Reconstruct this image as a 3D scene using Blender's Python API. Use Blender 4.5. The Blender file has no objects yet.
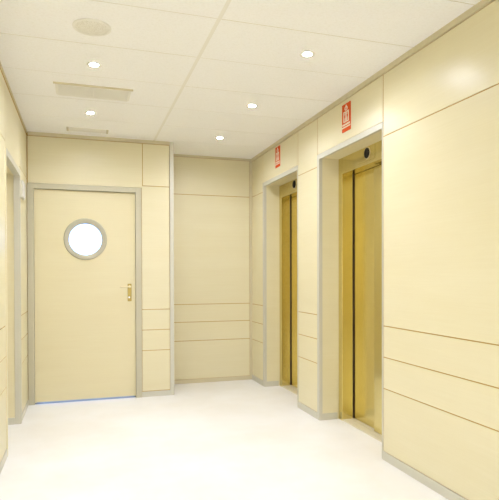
import bpy, bmesh, math, random
from mathutils import Vector, Matrix
random.seed(4)
S = bpy.context.scene
COL = S.collection

# ------------------------------------------------------------------ dimensions (metres)
H = 2.55                       # ceiling
XR, XL = 1.878, -0.487         # right / left wall faces
YD, YB, YR = 5.336, 5.856, -1.4   # door wall, alcove wall, wall behind the viewer
XC = 0.879                     # free corner of the door wall
ROWS = [0.055, 0.467, 0.672, 0.876, 2.112, 2.517]   # heights of the panel joints

# ------------------------------------------------------------------ materials
def new_mat(name):
    m = bpy.data.materials.new(name); m.use_nodes = True
    nt = m.node_tree
    b = nt.nodes.get('Principled BSDF')
    return m, nt, b

def plain(name, col, rough=.5, metal=0., spec=.5, emit=None, estr=0.):
    m, nt, b = new_mat(name)
    b.inputs['Base Color'].default_value = (*col, 1)
    b.inputs['Roughness'].default_value = rough
    b.inputs['Metallic'].default_value = metal
    b.inputs['Specular IOR Level'].default_value = spec
    if emit:
        b.inputs['Emission Color'].default_value = (*emit, 1)
        b.inputs['Emission Strength'].default_value = estr
    return m

def coords(nt, scale, kind='Object'):
    tc = nt.nodes.new('ShaderNodeTexCoord'); mp = nt.nodes.new('ShaderNodeMapping')
    mp.inputs['Scale'].default_value = scale
    nt.links.new(tc.outputs[kind], mp.inputs['Vector'])
    return mp.outputs['Vector']

def noise(nt, vec, scale, detail=3, rough=.5):
    n = nt.nodes.new('ShaderNodeTexNoise')
    n.inputs['Scale'].default_value = scale; n.inputs['Detail'].default_value = detail
    n.inputs['Roughness'].default_value = rough
    nt.links.new(vec, n.inputs['Vector'])
    return n.outputs['Fac']

def ramp(nt, fac, stops):
    r = nt.nodes.new('ShaderNodeValToRGB')
    e = r.color_ramp.elements
    e[0].position, e[0].color = stops[0][0], (*stops[0][1], 1)
    e[1].position, e[1].color = stops[-1][0], (*stops[-1][1], 1)
    for p, c in stops[1:-1]:
        k = e.new(p); k.color = (*c, 1)
    nt.links.new(fac, r.inputs['Fac'])
    return r.outputs['Color']

def mixc(nt, a, b, fac):
    x = nt.nodes.new('ShaderNodeMix'); x.data_type = 'RGBA'
    nt.links.new(a, x.inputs['A']); nt.links.new(b, x.inputs['B'])
    x.inputs['Factor'].default_value = fac
    return x.outputs['Result']

def bump(nt, b, h, strength, dist):
    n = nt.nodes.new('ShaderNodeBump')
    n.inputs['Strength'].default_value = strength; n.inputs['Distance'].default_value = dist
    nt.links.new(h, n.inputs['Height']); nt.links.new(n.outputs['Normal'], b.inputs['Normal'])

def wood_mat(name, c0, c1, rough=.32):
    """pale maple laminate, grain running horizontally on every wall"""
    m, nt, b = new_mat(name)
    fine = noise(nt, coords(nt, (1.2, 1.2, 60)), 2.2, 4, .55)
    broad = noise(nt, coords(nt, (.8, .8, 5)), 1.6, 3, .5)
    ca = ramp(nt, fine, [(.3, c0), (.7, c1)])
    cb = ramp(nt, broad, [(.3, c0), (.7, c1)])
    nt.links.new(mixc(nt, ca, cb, .5), b.inputs['Base Color'])
    b.inputs['Roughness'].default_value = rough
    b.inputs['Specular IOR Level'].default_value = .42
    return m

M = {}
M['wood'] = wood_mat('maple_laminate', (.80, .72, .465), (.835, .765, .525))
M['door_wood'] = wood_mat('maple_door', (.78, .69, .43), (.815, .735, .48))
M['groove'] = plain('panel_joint', (.56, .36, .09), .7)
M['alu'] = plain('anodised_aluminium', (.66, .635, .53), .42, .15)
M['alu_dark'] = plain('olive_aluminium', (.70, .62, .41), .5, .1)
M['alu_door'] = plain('door_frame_aluminium', (.57, .53, .385), .42, .15)
M['ring'] = plain('brushed_ring', (.50, .475, .36), .4, .3)
M['white'] = plain('white_plastic', (.82, .80, .74), .45)
M['black'] = plain('black_lens', (.012, .01, .01), .5, 0, .2)
M['dark'] = plain('shadow_gap', (.05, .03, .02), .8)
M['red'] = plain('sign_red', (.74, .10, .012), .65, 0, .2)
M['signwhite'] = plain('sign_white', (.88, .80, .62), .6)
M['brass'] = plain('brass', (.50, .37, .10), .35, .6)
M['satin'] = plain('satin_lever', (.80, .70, .44), .4, .6)
M['cyl'] = plain('lock_cylinder', (.75, .74, .72), .2, .9)
M['tbar'] = plain('ceiling_tee', (.88, .85, .76), .6)
M['tline'] = plain('ceiling_cross_tee', (.74, .69, .54), .6)
M['cream'] = plain('cream_enamel', (.87, .84, .75), .5)
M['slot'] = plain('slot_shade_and_caps', (.70, .64, .50), .8)  # flat tone for the shade in the vent slots; end caps share it
M['lamp'] = plain('lamp_lens', (.9, .9, .9), .5, emit=(.97, 1.01, 1.16), estr=1500)

m, nt, b = new_mat('ceiling_tile')       # mineral fibre
n1 = noise(nt, coords(nt, (1, 1, 1)), 75, 5, .75)
nt.links.new(ramp(nt, n1, [(.34, (.94, .92, .87)), (.54, (.985, .97, .935))]), b.inputs['Base Color'])
b.inputs['Roughness'].default_value = .9; b.inputs['Specular IOR Level'].default_value = .15
bump(nt, b, n1, .25, .002); M['tile'] = m

m, nt, b = new_mat('polished_floor')
n1 = noise(nt, coords(nt, (1, 1, 1)), 1.3, 4, .55)
n2 = noise(nt, coords(nt, (1, 1, 1)), 9, 4, .6)
a = ramp(nt, n1, [(.36, (.87, .84, .775)), (.60, (.94, .93, .92))])
c = ramp(nt, n2, [(.3, (.91, .895, .87)), (.7, (.94, .93, .92))])
nt.links.new(mixc(nt, a, c, .4), b.inputs['Base Color'])
b.inputs['Roughness'].default_value = .34; b.inputs['Specular IOR Level'].default_value = .4
M['floor'] = m

m, nt, b = new_mat('brushed_steel')      # vertical brushing, warm
n1 = noise(nt, coords(nt, (140, 140, 1.2)), 1.5, 3, .5)
nt.links.new(ramp(nt, n1, [(.3, (.72, .62, .275)), (.7, (.77, .665, .315))]), b.inputs['Base Color'])
b.inputs['Metallic'].default_value = 1; b.inputs['Roughness'].default_value = .20
M['steel'] = m
M['sill'] = plain('sill_metal', (.80, .74, .58), .35, .2)

m, nt, b = new_mat('window_glass')
tr = nt.nodes.new('ShaderNodeBsdfTransparent'); gl = nt.nodes.new('ShaderNodeBsdfGlossy'); mx = nt.nodes.new('ShaderNodeMixShader')
gl.inputs['Roughness'].default_value = .02; mx.inputs['Fac'].default_value = .05
nt.links.new(tr.outputs[0], mx.inputs[1]); nt.links.new(gl.outputs[0], mx.inputs[2])
nt.links.new(mx.outputs[0], nt.nodes['Material Output'].inputs['Surface']); nt.nodes.remove(b); M['glass'] = m
M['paving'] = plain('grey_paving', (.27, .275, .28), .8)

# ------------------------------------------------------------------ mesh helpers
class MB:
    def __init__(s): s.bm = bmesh.new(); s.mats = []
    def mi(s, m):
        if m not in s.mats: s.mats.append(m)
        return s.mats.index(m)
    def _take(s, t, m):
        k = s.mi(m)
        for f in t.faces: f.material_index = k
        me = bpy.data.meshes.new('tmp'); t.to_mesh(me); t.free()
        s.bm.from_mesh(me); bpy.data.meshes.remove(me)
    def box(s, x0, x1, y0, y1, z0, z1, m, bev=0.):
        t = bmesh.new(); bmesh.ops.create_cube(t, size=1)
        for v in t.verts:
            v.co = Vector(((x0+x1)/2+v.co.x*(x1-x0), (y0+y1)/2+v.co.y*(y1-y0), (z0+z1)/2+v.co.z*(z1-z0)))
        if bev: bmesh.ops.bevel(t, geom=t.edges[:], offset=bev, segments=2, affect='EDGES', profile=.5)
        s._take(t, m); return s
    def lathe(s, prof, mat4, m, n=48, closed=False):
        """prof: (radius, height) pairs spun about local z"""
        t = bmesh.new(); rings = []
        for r, h in prof:
            if r < 1e-6: rings.append([t.verts.new((0, 0, h))])
            else: rings.append([t.verts.new((r*math.cos(2*math.pi*i/n), r*math.sin(2*math.pi*i/n), h)) for i in range(n)])
        pairs = list(zip(rings, rings[1:])) + ([(rings[-1], rings[0])] if closed else [])
        for a, c in pairs:
            for i in range(n):
                j = (i+1) % n
                if len(a) == 1 and len(c) == 1: continue
                if len(a) == 1: t.faces.new((a[0], c[i], c[j]))
                elif len(c) == 1: t.faces.new((a[i], a[j], c[0]))
                else: t.faces.new((a[i], a[j], c[j], c[i]))
        bmesh.ops.recalc_face_normals(t, faces=t.faces[:])
        bmesh.ops.transform(t, matrix=mat4, verts=t.verts[:])
        for f in t.faces: f.smooth = True
        s._take(t, m); return s
    def prism(s, pts, mat4, d, m):
        """outline pts (local xy) extruded by d along local z"""
        t = bmesh.new()
        a = [t.verts.new((x, y, 0)) for x, y in pts]; c = [t.verts.new((x, y, d)) for x, y in pts]
        t.faces.new(a[::-1]); t.faces.new(c)
        for i in range(len(a)):
            j = (i+1) % len(a); t.faces.new((a[i], a[j], c[j], c[i]))
        bmesh.ops.recalc_face_normals(t, faces=t.faces[:])
        bmesh.ops.transform(t, matrix=mat4, verts=t.verts[:])
        s._take(t, m); return s
    def build(s, name, parent=None, origin=None):
        me = bpy.data.meshes.new(name)
        o = bpy.data.objects.new(name, me); COL.objects.link(o)
        if parent is not None:
            o.parent = parent; base = Vector((0, 0, 0)); a = parent
            while a is not None: base += a.location; a = a.parent
        else: base = Vector(origin) if origin else Vector((0, 0, 0))
        if base.length: bmesh.ops.translate(s.bm, vec=-base, verts=s.bm.verts[:])
        if parent is None: o.location = base
        s.bm.to_mesh(me); s.bm.free()
        for m in s.mats: me.materials.append(m)
        if any(p.use_smooth for p in me.polygons):
            me.set_sharp_from_angle(angle=math.radians(40))
        return o

def struct(o): o['kind'] = 'structure'; return o
def thing(name, loc, label, cat, group=None):
    o = bpy.data.objects.new(name, None); o.empty_display_size = .1
    COL.objects.link(o); o.location = loc
    o['label'] = label; o['category'] = cat
    if group: o['group'] = group
    return o
def tag(o, label, cat, group=None):
    o['label'] = label; o['category'] = cat
    if group: o['group'] = group
    return o

def holed_slab(LX0, LX1, y0, y1, zb, LZ, PX, PZ, rad, mat, n=64, flat=False):
    """slab spanning LX0..LX1 by zb..LZ, y0..y1 thick, with a round hole; flat=True lays it on its back (y and z swapped)"""
    t = bmesh.new()
    hole = [(PX+rad*math.cos(2*math.pi*(i+.5)/n), PZ+rad*math.sin(2*math.pi*(i+.5)/n)) for i in range(n)]
    def out(i):
        a = 2*math.pi*(i+.5)/n; cx, sz = math.cos(a), math.sin(a)
        ks = []
        if cx > 1e-9: ks.append((LX1-PX)/cx)
        if cx < -1e-9: ks.append((LX0-PX)/cx)
        if sz > 1e-9: ks.append((LZ-PZ)/sz)
        if sz < -1e-9: ks.append((zb-PZ)/sz)
        k = min(ks); return (PX+k*cx, PZ+k*sz)
    edge = [out(i) for i in range(n)]
    corners = [(LX1, LZ), (LX0, LZ), (LX0, zb), (LX1, zb)]
    V = (lambda x, y, z: t.verts.new((x, z, y))) if flat else (lambda x, y, z: t.verts.new((x, y, z)))
    layers = [([V(x, y, z) for x, z in hole], [V(x, y, z) for x, z in edge], [V(x, y, z) for x, z in corners]) for y in (y0, y1)]
    ang = [math.atan2(z-PZ, x-PX) % (2*math.pi) for x, z in corners]
    def between(i):
        a0 = 2*math.pi*(i+.5)/n; a1 = a0 + 2*math.pi/n
        return [k for k in range(4) if a0 < ang[k] < a1 or a0 < ang[k]+2*math.pi < a1]
    for hl, el, cl in layers:
        for i in range(n):
            j = (i+1) % n
            t.faces.new([hl[i], el[i], *[cl[k] for k in between(i)], el[j], hl[j]])
    (h0, e0, c0), (h1, e1, c1) = layers
    for i in range(n):
        j = (i+1) % n
        t.faces.new((h0[i], h0[j], h1[j], h1[i]))
        top = [e0[i], *[c0[k] for k in between(i)], e0[j]]; bot = [e1[i], *[c1[k] for k in between(i)], e1[j]]
        for q in range(len(top)-1): t.faces.new((top[q], top[q+1], bot[q+1], bot[q]))
    bmesh.ops.recalc_face_normals(t, faces=t.faces[:])
    mb = MB(); mb._take(t, mat); return mb

G = .0034       # half width of a panel joint
GV = .0055      # the upright joints are wider
def panels_x(mb, xf, sgn, y0, y1, rows):
    """cladding on a wall whose face is x = xf and whose body lies on the sgn side"""
    for z0, z1 in zip(rows, rows[1:]):
        a, c = sorted((xf, xf + sgn*.018))
        mb.box(a, c, y0+GV, y1-GV, z0+G, z1-G, M['wood'], .0008)
def panels_y(mb, yf, sgn, x0, x1, rows):
    for z0, z1 in zip(rows, rows[1:]):
        a, c = sorted((yf, yf + sgn*.018))
        mb.box(x0+G, x1-G, a, c, z0+G, z1-G, M['wood'], .0008)
def back_x(mb, xf, sgn, y0, y1, z0, z1, t=.05):
    a, c = sorted((xf + sgn*.0032, xf + sgn*(.0032+t))); mb.box(a, c, y0, y1, z0, z1, M['groove'])
def back_y(mb, yf, sgn, x0, x1, z0, z1, t=.05):
    a, c = sorted((yf + sgn*.0032, yf + sgn*(.0032+t))); mb.box(x0, x1, a, c, z0, z1, M['groove'])

# ------------------------------------------------------------------ floor and ceiling
mb = MB(); mb.box(-1.2, 3.0, YR-.1, YD+.008, -.1, 0, M['floor']); mb.box(XC-.04, 3.0, YD+.008, 6.1, -.1, 0, M['floor']); struct(mb.build('floor'))

LAMPS = [(.079, 3.524), (.073, 4.573), (1.31, 2.972), (1.29, 4.008), (1.291, 5.035),
         (.08, 2.49), (.08, 1.45), (.08, .42), (.08, -.61)]  # this row is out of view, added to light the corridor
mb = MB()
mb.box(-1.2, 3.0, YR-.1, 6.1, H+.10, H+.16, M['tbar'])
xs = [XL-.02, .690, XR+.02]
ys = [3.215+.515*k for k in range(-13, 6)]
ys = [YR-.02] + [y for y in ys if y > YR+.05] + [YB+.02]
for i, (a, c) in enumerate(zip(xs, xs[1:])):
    for y0, y1 in zip(ys, ys[1:]):
        hit = [l for l in LAMPS if a < l[0] < c and y0 < l[1] < y1]
        if hit:
            k = holed_slab(a+.011, c-.011, H, H+.018, y0+.0035, y1-.0035, hit[0][0], hit[0][1], .040, M['tile'], 32, True)
            me = bpy.data.meshes.new('tmp'); k.bm.to_mesh(me); k.bm.free()
            nb = len(mb.bm.faces); mb.bm.from_mesh(me); bpy.data.meshes.remove(me)
            mb.bm.faces.ensure_lookup_table(); q = mb.mi(M['tile'])
            for f_ in mb.bm.faces[nb:]: f_.material_index = q
        else: mb.box(a+.011, c-.011, y0+.0035, y1-.0035, H, H+.018, M['tile'], .0015)
for y in ys[1:-1]: mb.box(XL, XR, y-.006, y+.006, H+.0015, H+.03, M['tline'])
mb.box(.677, .703, YR, YB, H+.001, H+.03, M['tbar'])
struct(mb.build('ceiling'))

# ------------------------------------------------------------------ lifts: openings in the right wall
LIFTS = [(3.045, 4.060), (4.477, 5.458)]      # outer edges of the two portals
TW, TN, ZT = .042, .010, 2.210                           # portal trim width, top
ND = 2.052                                     # plane of the landing frames
mb = MB()
rows_all = ROWS
runs = [(YR, -.57), (-.57, .63), (.63, 1.83), (1.83, 3.045), (4.060, 4.477), (5.458, YB)]
for y0, y1 in runs:
    panels_x(mb, XR, 1, y0, y1, rows_all); back_x(mb, XR, 1, y0, y1, 0, H)
for y0, y1 in LIFTS:                            # panel over each lift
    panels_x(mb, XR, 1, y0, y1, [ZT, 2.517]); back_x(mb, XR, 1, y0, y1, ZT-.01, H)
    a, c = y0+TN, y1-TW
    for s0, s1 in ((a-.03, a-.002), (c+.002, c+.03)):     # jamb linings
        mb.box(XR+.004, 2.30, s0, s1, 0, ZT, M['wood'])
    mb.box(XR+.004, 2.30, a, c, 2.178, 2.206, M['wood'])   # soffit lining
for y0, y1 in ((YR-.1, 3.06), (4.05, 4.49), (5.45, YB+.2)):
    mb.box(XR+.055, 2.40, y0, y1, 0, H, M['groove'])
mb.box(XR+.055, 2.40, YR, YB, 2.208, H, M['groove'])
struct(mb.build('wall_right'))

mb = MB()                                       # skirting along the right wall, returning into the jambs
for y0, y1 in ((YR, 3.045), (4.060, 4.477), (5.458, YB)):
    mb.box(XR-.006, XR+.01, y0, y1, 0, .055, M['alu'], .0015)
for y0, y1 in LIFTS:
    mb.box(XR+.002, ND-.012, y1-TW-.005, y1-TW+.01, 0, .055, M['alu'], .0015)
    mb.box(XR+.002, ND-.012, y0+TN-.01, y0+TN+.005, 0, .055, M['alu'], .0015)
struct(mb.build('baseboard_right'))

def elevator(y0, y1, label):
    """y0..y1: outer edges of the portal"""
    a, c = y0+TN, y1-TW
    t = thing('elevator', (XR, (a+c)/2, 0), label, 'elevator', 'elevators in the right wall')
    mb = MB()                                   # aluminium portal edging
    mb.box(XR-.004, XR+.020, y0, a, 0, ZT, M['alu'], .002)
    mb.box(XR-.004, XR+.026, c, y1, 0, ZT, M['alu'], .002)
    mb.box(XR-.004, XR+.020, a, c, ZT-TW, ZT, M['alu'], .002)
    o = mb.build('portal_trim', t); o['label'] = 'matt aluminium edging'
    j = .066                                    # width of the steel uprights
    f0, f1, zh = a+j+.02, c-j, 2.043
    mb = MB()                                   # steel landing frame: two uprights and the header
    mb.box(ND, 2.150, a+.0005, f0, 0, 2.177, M['steel'], .002)
    mb.box(ND, 2.150, f1, c-.0005, 0, 2.177, M['steel'], .002)
    o = mb.build('landing_frame', t); o['label'] = 'brushed steel uprights'
    mb = MB(); mb.box(ND, 2.150, f0+.0005, f1-.0005, zh, 2.177, M['steel'], .002)
    hd = mb.build('header', t)
    mb = MB(); mb.box(ND-.003, ND+.004, f0+.295, f0+.55, 2.068, 2.168, M['steel'], .0015)
    pl = mb.build('indicator_plate', hd)
    # round black lens in a pale ring
    yc, zc = f0+.400, 2.126
    mat = Matrix.Translation((ND-.003, yc, zc)) @ Matrix.Rotation(-math.pi/2, 4, 'Y')
    mb = MB()
    mb.lathe([(.047, 0), (.046, .003), (.040, .004), (.040, 0)], mat, M['satin'])
    mb.build('indicator_ring', hd)
    mb = MB()
    mb.lathe([(.040, 0), (.039, .006), (.033, .010), (.016, .011), (.015, .008), (0, .008)], mat, M['black'])
    o = mb.build('indicator_lens', hd); o['label'] = 'round black lens'
    # telescopic panels
    mid = f0 + (f1-f0)*.535
    mb = MB(); mb.box(2.160, 2.196, mid-.05, f1+.03-.036, .014, 2.10, M['steel'], .003)
    mb.build('door_panel', t)
    mb = MB(); mb.box(2.132-.006, 2.160-.006, f0+.004, mid, .014, zh-.012, M['steel'], .003)
    mb.build('door_panel', t)
    mb = MB(); mb.box(2.20, 2.24, a-.02, c+.02, 0, 2.19, M['dark'])  # near-black backing and seam strip: painted shade of the door gap
    mb.box(2.151, 2.20, f1-.003, f1+.002, .014, 2.10, M['dark'])
    o = mb.build('gap_shade', t); o['label'] = 'dark backing painted as shade behind the doors'
    mb = MB()                                   # sill with two running grooves
    for x0, x1 in ((ND+.002, 2.124), (2.129, 2.160), (2.165, 2.20)):
        mb.box(x0, x1, f0, f1, .0005, .012, M['sill'], .001)
    o = mb.build('sill', t); o['label'] = 'pale metal threshold'
    return t
elevator(*LIFTS[0], 'nearer steel elevator in a deep portal, beside the long blank wall panel')
elevator(*LIFTS[1], 'farther steel elevator, the one next to the alcove corner')

# ------------------------------------------------------------------ red fire notices over the lifts
def sign(yc, zc, label):
    w, h = .066, .103                           # half sizes
    t = thing('fire_sign', (XR, yc, zc-h), label, 'sign', 'red fire notices above the elevators')
    # local frame on the wall: u runs towards the viewer's right (-y), v up
    def mat(d): return Matrix(((0, 0, -1, XR-d), (-1, 0, 0, yc), (0, 1, 0, zc), (0, 0, 0, 1)))
    mb = MB(); mb.box(XR-.0035, XR+.001, yc-w, yc+w, zc-h, zc+h, M['red'], .0008); mb.build('plate', t)
    d = .0036
    def ell(cx, cy, rx, ry, n=20): return [(cx+rx*math.cos(2*math.pi*i/n), cy+ry*math.sin(2*math.pi*i/n)) for i in range(n)]
    def rect(x0, x1, y0, y1): return [(x0, y0), (x1, y0), (x1, y1), (x0, y1)]
    mb = MB(); P = lambda pts, k='signwhite', e=0.: mb.prism(pts, mat(d+e), .0006, M[k])
    P([(-.014, .052), (-.025, .064), (-.020, .078), (-.008, .083), (-.003, .096), (.010, .084), (.021, .074), (.023, .062), (.014, .052)])  # flame
    P([(-.005, .056), (-.009, .066), (.001, .077), (.008, .066), (.005, .056)], 'red', .0007)
    P(rect(-.042, .042, -.034, .046))           # the cabin
    for cx in (-.020, .020):                    # people in the cabin
        P(ell(cx, .030, .006, .007), 'red', .0007)
        P([(cx-.009, .021), (cx+.009, .021), (cx+.009, .000), (cx+.005, .000), (cx+.004, -.027), (cx-.004, -.027), (cx-.005, .000), (cx-.009, .000)], 'red', .0007)
    P(rect(-.0012, .0012, -.034, .046), 'red', .0007)
    mb.build('pictogram', t)
    mb = MB()
    P = lambda pts: mb.prism(pts, mat(d), .0006, M['signwhite'])
    P(rect(-.064, .064, -.075, -.065))
    x = -.058
    for wd in (.012, .020, .010, .018, .022, .016):   # illegible line of small lettering
        P(rect(x, x+wd, -.058, -.044)); x += wd + .0035
    mb.build('lettering', t)
    return t
sign(3.545, 2.381, 'red fire notice with white pictogram above the nearer elevator')
sign(4.992, 2.394, 'red fire notice with white pictogram above the farther elevator')

# ------------------------------------------------------------------ wall with the door
FX0, FX1, FZ = -.4845, .562, 2.074             # outside of the door frame
LX0, LX1, LZ = -.427, .503, 2.022              # leaf
mb = MB()
panels_y(mb, YD, 1, XL+.004, .575, [FZ, 2.517]); panels_y(mb, YD, 1, .563, XC-.036, [.055, .461, .666, .870, 2.098]); panels_y(mb, YD, 1, .575, XC-.036, [2.098, 2.517])
back_y(mb, YD, 1, XL-.05, FX1-.004, FZ+.004, H, .1); back_y(mb, YD, 1, FX1-.004, XC-.02, 0, H, .1)
mb.box(XL-.1, FX0+.01, YD+.02, YD+.11, 0, H, M['groove'])
struct(mb.build('wall_door'))
mb = MB()                                       # return into the alcove, facing the lifts
panels_x(mb, XC, -1, YD+.03, YB, ROWS); back_x(mb, XC, -1, YD+.02, YB, 0, H)
struct(mb.build('wall_return'))
mb = MB()
panels_y(mb, YB, 1, XC-.05, XR-.026, [.042, .475, .685, .884, 2.111, 2.528]); back_y(mb, YB, 1, XC-.1, XR+.1, 0, H, .1)
struct(mb.build('wall_back'))

door = bpy.data.objects.new('door_1', None); COL.objects.link(door); door.location = (.032, YD, 0); struct(door)
mb = MB()
mb.box(FX0, LX0-.002, YD-.012, YD+.10, 0, FZ, M['alu_door'], .003)
mb.box(LX1+.002, FX1, YD-.012, YD+.10, 0, FZ, M['alu_door'], .003)
mb.box(LX0-.002, LX1+.002, YD-.012, YD+.10, LZ+.003, FZ, M['alu_door'], .003)
mb.box(LX0-.002, LX0+.010, YD+.062, YD+.10, 0, LZ+.003, M['alu_door'])       # rebates
mb.box(LX1-.010, LX1+.002, YD+.062, YD+.10, 0, LZ+.003, M['alu_door'])
mb.box(LX0, LX1, YD+.062, YD+.10, LZ-.010, LZ+.004, M['alu_door'])
o = mb.build('door_frame', door); o['label'] = 'grey aluminium frame'
PX, PZ, PR, PI_ = .033, 1.560, .200, .152      # porthole
lf = holed_slab(LX0, LX1, YD+.014, YD+.058, .016, LZ, PX, PZ, PR-.03, M['door_wood']).build('door_leaf', door)
ry = Matrix.Translation((PX, YD+.014, PZ)) @ Matrix.Rotation(math.pi/2, 4, 'X')
mb = MB()
mb.lathe([(PR, -.001), (PR, .006), (PR-.006, .012), (PI_+.010, .014), (PI_+.002, .010), (PI_, .004), (PI_, -.052), (PR-.029, -.052), (PR-.029, -.001)], ry, M['ring'], 72, True)
o = mb.build('porthole_ring', lf); o['label'] = 'grey metal ring'
mb = MB()
mb.lathe([(0, -.026), (PI_-.0005, -.026), (PI_-.0005, -.020), (0, -.020)], ry, M['glass'], 64)
o = mb.build('porthole_glass', lf); o['label'] = 'round bright glass pane'
hx, hy = .446, YD+.014
mb = MB()
mb.box(hx-.019, hx+.019, hy-.007, hy+.001, .955, 1.128, M['brass'], .003)
hd = mb.build('door_handle', lf); hd['label'] = 'brass handle plate with lever'
rx = lambda x, z, y=hy: Matrix.Translation((x, y, z)) @ Matrix.Rotation(math.pi/2, 4, 'X')
mb2 = MB(); mb2.lathe([(.013, .005), (.012, .011), (.009, .013), (.009, .046), (0, .046)], rx(hx, 1.098), M['satin'], 24)
mb2.box(hx-.095, hx+.010, hy-.053, hy-.042, 1.092, 1.105, M['satin'], .004)
mb2.build('lever', lf)
mb3 = MB(); mb3.lathe([(.011, .006), (.010, .013), (.006, .014), (0, .013)], rx(hx-.004, .994), M['cyl'], 24)
mb3.build('lock_cylinder', lf)

mb = MB(); mb.box(-6, XC-.041, YD+.009, 14, -.12, -.002, M['paving']); mb.box(XC-.041, 6, 6.101, 14, -.12, -.002, M['paving'])
struct(mb.build('ground'))

# ------------------------------------------------------------------ left wall with a door recess
OY0, OY1, OZ = 3.885, 4.690, 2.030
mb = MB()
for y0, y1 in [(YR, -1.0), (-1.0, .2), (.2, 1.42), (1.42, 2.64), (2.64, OY0)]:
    panels_x(mb, XL, -1, y0, y1, ROWS)
panels_x(mb, XL, -1, OY0, OY1+.03, [OZ+.04, 2.517]); panels_x(mb, XL, -1, OY1+.03, YD-.004, ROWS)
back_x(mb, XL, -1, YR, OY0, 0, H, .3); back_x(mb, XL, -1, OY0, OY1, OZ+.02, H, .3); back_x(mb, XL, -1, OY1, YD+.02, 0, H, .3)
mb.box(-.78, XL-.004, OY1-.006, OY1+.03, 0, OZ+.03, M['wood']); mb.box(-.78, XL-.004, OY0-.03, OY0+.006, 0, OZ+.03, M['wood'])
mb.box(-.78, XL-.004, OY0, OY1, OZ, OZ+.03, M['wood'])
mb.box(-.86, -.78, OY0-.1, OY1+.1, 0, H, M['groove'])
struct(mb.build('wall_left'))
d2 = bpy.data.objects.new('door_2', None); COL.objects.link(d2); d2.location = (-.70, (OY0+OY1)/2, 0); struct(d2)
mb = MB(); mb.box(-.745, -.70, OY0+.045, OY1-.045, .014, OZ-.035, M['door_wood'], .002); mb.build('door_leaf', d2)
mb = MB()
mb.box(-.775, -.69, OY0+.007, OY0+.043, 0, OZ-.002, M['alu'], .002); mb.box(-.775, -.69, OY1-.043, OY1-.007, 0, OZ-.002, M['alu'], .002)
mb.box(-.775, -.69, OY0+.043, OY1-.043, OZ-.033, OZ-.002, M['alu'], .002)
mb.build('door_frame', d2)
mb = MB()                                       # aluminium edging round the recess
mb.box(XL-.040, XL+.008, OY1-.012, OY1+.03, 0, OZ+.04, M['alu'], .002)
mb.box(XL-.020, XL+.006, OY0-.03, OY0+.004, 0, OZ+.04, M['wood'], .002)
mb.box(XL-.040, XL+.008, OY0+.004, OY1-.012, OZ-.006, OZ+.04, M['alu'], .002)
struct(mb.build('trim_1'))
mb = MB()
mb.box(XL-.01, XL+.005, YR, OY0-.03, 0, .055, M['alu'], .0015); mb.box(XL-.01, XL+.005, OY1+.03, YD-.012, 0, .055, M['alu'], .0015)
mb.box(-.69, XL-.041, OY1-.014, OY1, 0, .055, M['alu'], .0015)
struct(mb.build('baseboard_left'))

# small plaque on the left wall beside the door
def plaque():
    t = thing('wall_plaque', (XL, 4.885, 1.86), 'small pale rounded plaque on the left wall beside the porthole door', 'sign')
    def rr(w, h, r, n=6):
        pts = []
        for cx, cy, a in ((w-r, h-r, 0), (r-w, h-r, 90), (r-w, r-h, 180), (w-r, r-h, 270)):
            for i in range(n+1):
                q = math.radians(a+90*i/n); pts.append((cx+r*math.cos(q), cy+r*math.sin(q)))
        return pts
    mat = lambda d: Matrix(((0, 0, 1, XL+d), (1, 0, 0, 4.885), (0, 1, 0, 1.935), (0, 0, 0, 1)))
    mb = MB(); mb.prism(rr(.082, .076, .02), mat(0), .016, M['alu']); mb.build('backplate', t)
    mb = MB(); mb.prism(rr(.072, .066, .016), mat(.016), .006, M['white']); mb.build('face', t)
plaque()

# ------------------------------------------------------------------ remaining trim
mb = MB(); mb.box(FX1+.002, XC, YD-.006, YD+.006, 0, .052, M['alu'], .0015); struct(mb.build('baseboard_door'))
mb = MB(); mb.box(XC-.002, XR-.006, YB-.006, YB+.006, 0, .042, M['alu_dark'], .0015); struct(mb.build('baseboard_back'))
mb = MB(); mb.box(XC-.006, XC+.006, YD+.03, YB-.008, 0, .052, M['alu'], .0015); struct(mb.build('baseboard_return'))
mb = MB(); mb.box(XC-.036, XC+.004, YD-.008, YD+.03, 0, H, M['alu'], .003); struct(mb.build('trim_2'))
mb = MB(); mb.box(XR-.026, XR+.002, YB-.010, YB+.02, 0, H-.02, M['alu_dark'], .003); struct(mb.build('trim_3'))
mb = MB()                                       # angle trim round the ceiling
mb.box(XR-.012, XR+.01, YR, YB, 2.517, H+.002, M['alu_dark'], .002); struct(mb.build('trim_4'))
mb = MB(); mb.box(XL-.01, XL+.006, YR, YD, 2.537, H+.002, M['alu_dark'], .002); struct(mb.build('trim_5'))
mb = MB(); mb.box(XL+.010, XC-.034, YD-.012, YD+.01, 2.519, H+.002, M['alu_dark'], .002); struct(mb.build('trim_6'))
mb = MB(); mb.box(XC+.004, XR-.012, YB-.012, YB+.01, 2.528, H+.002, M['alu_dark'], .002); struct(mb.build('trim_7'))
wx0, wx1, wz0, wz1 = .25, XR-.10, .10, H-.10     # unseen glazed end behind the viewer, added to brighten the corridor
mb = MB(); mb.box(XL-.3, wx0, YR-.1, YR, 0, H, M['wood']); mb.box(wx1, XR+.3, YR-.1, YR, 0, H, M['wood'])
mb.box(wx0, wx1, YR-.1, YR, 0, wz0, M['wood']); mb.box(wx0, wx1, YR-.1, YR, wz1, H+.02, M['wood']); struct(mb.build('wall_rear'))
win = bpy.data.objects.new('added_rear_window_1', None); COL.objects.link(win); win.location = ((wx0+wx1)/2, YR, 0); struct(win)
mb = MB()
for a, c in ((wx0, wx0+.05), ((wx0+wx1)/2-.025, (wx0+wx1)/2+.025), (wx1-.05, wx1)): mb.box(a, c, YR-.09, YR-.03, wz0, wz1, M['alu'], .003)
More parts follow.
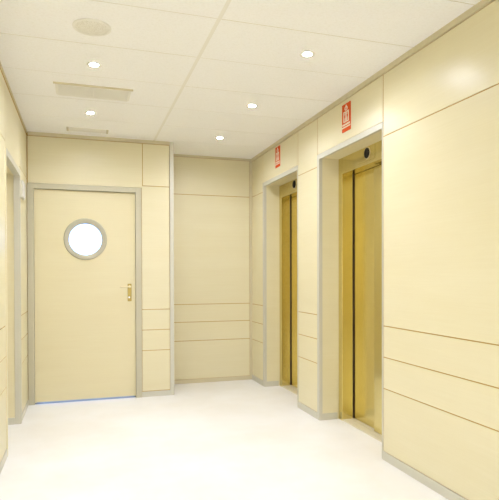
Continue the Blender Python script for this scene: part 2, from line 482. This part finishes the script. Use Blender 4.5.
for a, c in ((wz0, wz0+.05), (wz1-.05, wz1)):
    mb.box(wx0+.05, (wx0+wx1)/2-.025, YR-.09, YR-.03, a, c, M['alu'], .003); mb.box((wx0+wx1)/2+.025, wx1-.05, YR-.09, YR-.03, a, c, M['alu'], .003)
mb.build('added_window_frame', win)
for a, c in ((wx0+.05, (wx0+wx1)/2-.025), ((wx0+wx1)/2+.025, wx1-.05)):
    mb = MB(); mb.box(a, c, YR-.064, YR-.058, wz0+.05, wz1-.05, M['glass']); mb.build('added_window_pane', win)

# ------------------------------------------------------------------ ceiling fittings
def downlight():
    t = thing('ceiling_light', (0, 0, 0), '', 'ceiling light', 'recessed ceiling lights')
    mb = MB()
    mb.lathe([(.048, .0005), (.047, -.003), (.041, -.004), (.026, -.001), (.025, .020), (.036, .020), (.036, .0005)], Matrix(), M['cream'], 40, True)
    mb.build('trim_ring', t)
    mb = MB(); mb.lathe([(.0245, .022), (.0245, .008), (.018, .006), (0, .0055)], Matrix(), M['lamp'], 40)
    mb.build('lamp_lens', t)
    return t
proto = downlight()
def copy_light(loc, label, group):
    r = proto.copy(); COL.objects.link(r)
    for ch in proto.children:
        k = ch.copy(); COL.objects.link(k); k.parent = r
    r.location = loc; r['label'] = label; r['group'] = group; return r
SEEN = [((.079, 3.524), 'round ceiling light between the round disc and the wide grille'),
        ((.073, 4.573), 'round ceiling light between the wide grille and the narrow slot vent'),
        ((1.31, 2.972), 'round ceiling light nearest the viewer on the elevator side'),
        ((1.29, 4.008), 'round ceiling light in the middle of the row along the elevators'),
        ((1.291, 5.035), 'round ceiling light farthest back, in front of the alcove')]
g = 'recessed ceiling lights'
proto.location = (*SEEN[0][0], H); proto['label'] = SEEN[0][1]
for (x, y), l in SEEN[1:]: copy_light((x, y, H), l, g)
for x, y in LAMPS[5:]:
    copy_light((x, y, H), 'round ceiling light out of view, added to light the corridor', 'added ceiling lights out of view')

# wide grille
t = thing('ceiling_vent', (.087, 4.04, H), 'wide cream ceiling grille with fine slats between two round lights', 'vent')
x0, x1, y0, y1 = -.185, .358, 3.905, 4.175
mb = MB()
mb.box(x0, x1, y0, y0+.008, H-.012, H+.004, M['alu_dark'], .001); mb.box(x0+.02, x1-.02, y0+.008, y0+.022, H-.008, H+.004, M['cream'], .001); mb.box(x0+.02, x1-.02, y1-.016, y1, H-.006, H+.004, M['cream'], .002)
mb.box(x0+.01, x0+.03, y0+.022, y1-.016, H-.006, H+.004, M['cream'], .002); mb.box(x1-.03, x1-.01, y0+.022, y1-.016, H-.006, H+.004, M['cream'], .002)
mb.build('frame', t)
mb = MB(); k = 0
yy = y0+.030
while yy < y1-.022:
    mb.box(x0+.03, x1-.03, yy, yy+.0085, H-.005, H+.002, M['cream']); yy += .0135
mb.box(.083, .091, y0+.022, y1-.016, H-.0055, H+.002, M['cream'])
o = mb.build('slats', t)
mb = MB(); mb.box(x0+.03, x1-.03, y0+.022, y1-.016, H-.001, H+.003, M['slot']); mb.build('slot_shade', t)  # darker plate painted as the shade between the slats

# narrow slot vent
t = thing('slot_vent', (.055, 5.11, H), 'narrow cream slot vent in the ceiling just in front of the door wall', 'vent')
x0, x1, y0, y1 = -.125, .235, 5.055, 5.165
mb = MB()
mb.box(x0, x1, y0, y0+.028, H-.006, H+.003, M['cream'], .002); mb.box(x0, x1, y1-.03, y1, H-.006, H+.003, M['cream'], .002)
mb.box(x0+.012, x1-.012, (y0+y1)/2-.012, (y0+y1)/2+.012, H-.006, H+.003, M['cream'], .002)
mb.build('frame', t)
for xa in (x0-.004, x1-.014):
    mb = MB(); mb.box(xa, xa+.018, y0-.002, y1+.002, H-.010, H+.003, M['slot'], .002); o = mb.build('end_cap', t)
    o['label'] = 'darker end cap'
mb = MB(); mb.box(x0+.012, x1-.012, y0+.028, y1-.03, H-.001, H+.002, M['slot']); mb.build('slot_shade', t)  # flat plate coloured as the shade inside the slot

# round disc
t = thing('ceiling_speaker', (.057, 2.992, H), 'round cream disc fitting in the ceiling, nearest the viewer', 'speaker')
mb = MB(); mb.lathe([(.102, .002), (.101, -.004), (.094, -.007), (.086, -.005), (.084, .002)], Matrix.Translation((.057, 2.992, H)), M['cream'], 56, True)
mb.build('rim', t)
m, nt, b = new_mat('perforated_grille')
vv = nt.nodes.new('ShaderNodeTexVoronoi'); vv.inputs['Scale'].default_value = 160
nt.links.new(coords(nt, (1, 1, 1)), vv.inputs['Vector'])
nt.links.new(ramp(nt, vv.outputs['Distance'], [(.25, (.72, .68, .56)), (.5, (.84, .81, .71))]), b.inputs['Base Color'])
b.inputs['Roughness'].default_value = .6
mb = MB(); mb.lathe([(.086, -.003), (.070, -.010), (.045, -.015), (.02, -.017), (0, -.0175)], Matrix.Translation((.057, 2.992, H)), m, 56)
mb.build('grille', t)

# ------------------------------------------------------------------ daylight outside the door
w = bpy.data.worlds.new('daylight'); S.world = w; w.use_nodes = True
nt = w.node_tree; bg = nt.nodes['Background']    # blue open sky to the north (+y), white haze to the south added to feed the glazed end
tc = nt.nodes.new('ShaderNodeTexCoord'); sx = nt.nodes.new('ShaderNodeSeparateXYZ')
nt.links.new(tc.outputs['Generated'], sx.inputs[0])
mr = nt.nodes.new('ShaderNodeMapRange'); mr.inputs['From Min'].default_value = .3; mr.inputs['From Max'].default_value = -.3
nt.links.new(sx.outputs['Y'], mr.inputs['Value'])
SKY_N, SKY_S = (1.5, 2.4, 4.4), (2.8, 2.92, 3.35)
nt.links.new(ramp(nt, mr.outputs['Result'], [(0, tuple(c/10 for c in SKY_N)), (1, tuple(c/10 for c in SKY_S))]), bg.inputs['Color'])
bg.inputs['Strength'].default_value = 10

# ------------------------------------------------------------------ camera
yaw, pitch, roll, f, hc, sy = .3058, -.009, -.0024, 529.99, 1.2125, 29.6226
F = Vector((math.sin(yaw)*math.cos(pitch), math.cos(yaw)*math.cos(pitch), math.sin(pitch)))
rt = Vector((math.cos(yaw), -math.sin(yaw), 0)); up = rt.cross(F)
R_ = rt*math.cos(roll) + up*math.sin(roll); U_ = -rt*math.sin(roll) + up*math.cos(roll)
cd = bpy.data.cameras.new('camera'); cam = bpy.data.objects.new('camera', cd); COL.objects.link(cam)
cam.matrix_world = Matrix(((R_.x, U_.x, -F.x, 0), (R_.y, U_.y, -F.y, 0), (R_.z, U_.z, -F.z, hc), (0, 0, 0, 1)))
cd.sensor_fit = 'HORIZONTAL'; cd.sensor_width = 36; cd.lens = f*36/499; cd.shift_y = sy/499
cd.clip_start = .02
S.camera = cam

vs = S.view_settings
vs.view_transform = 'Standard'; vs.look = 'None'; vs.gamma = 1; vs.exposure = 0
vs.use_curve_mapping = False
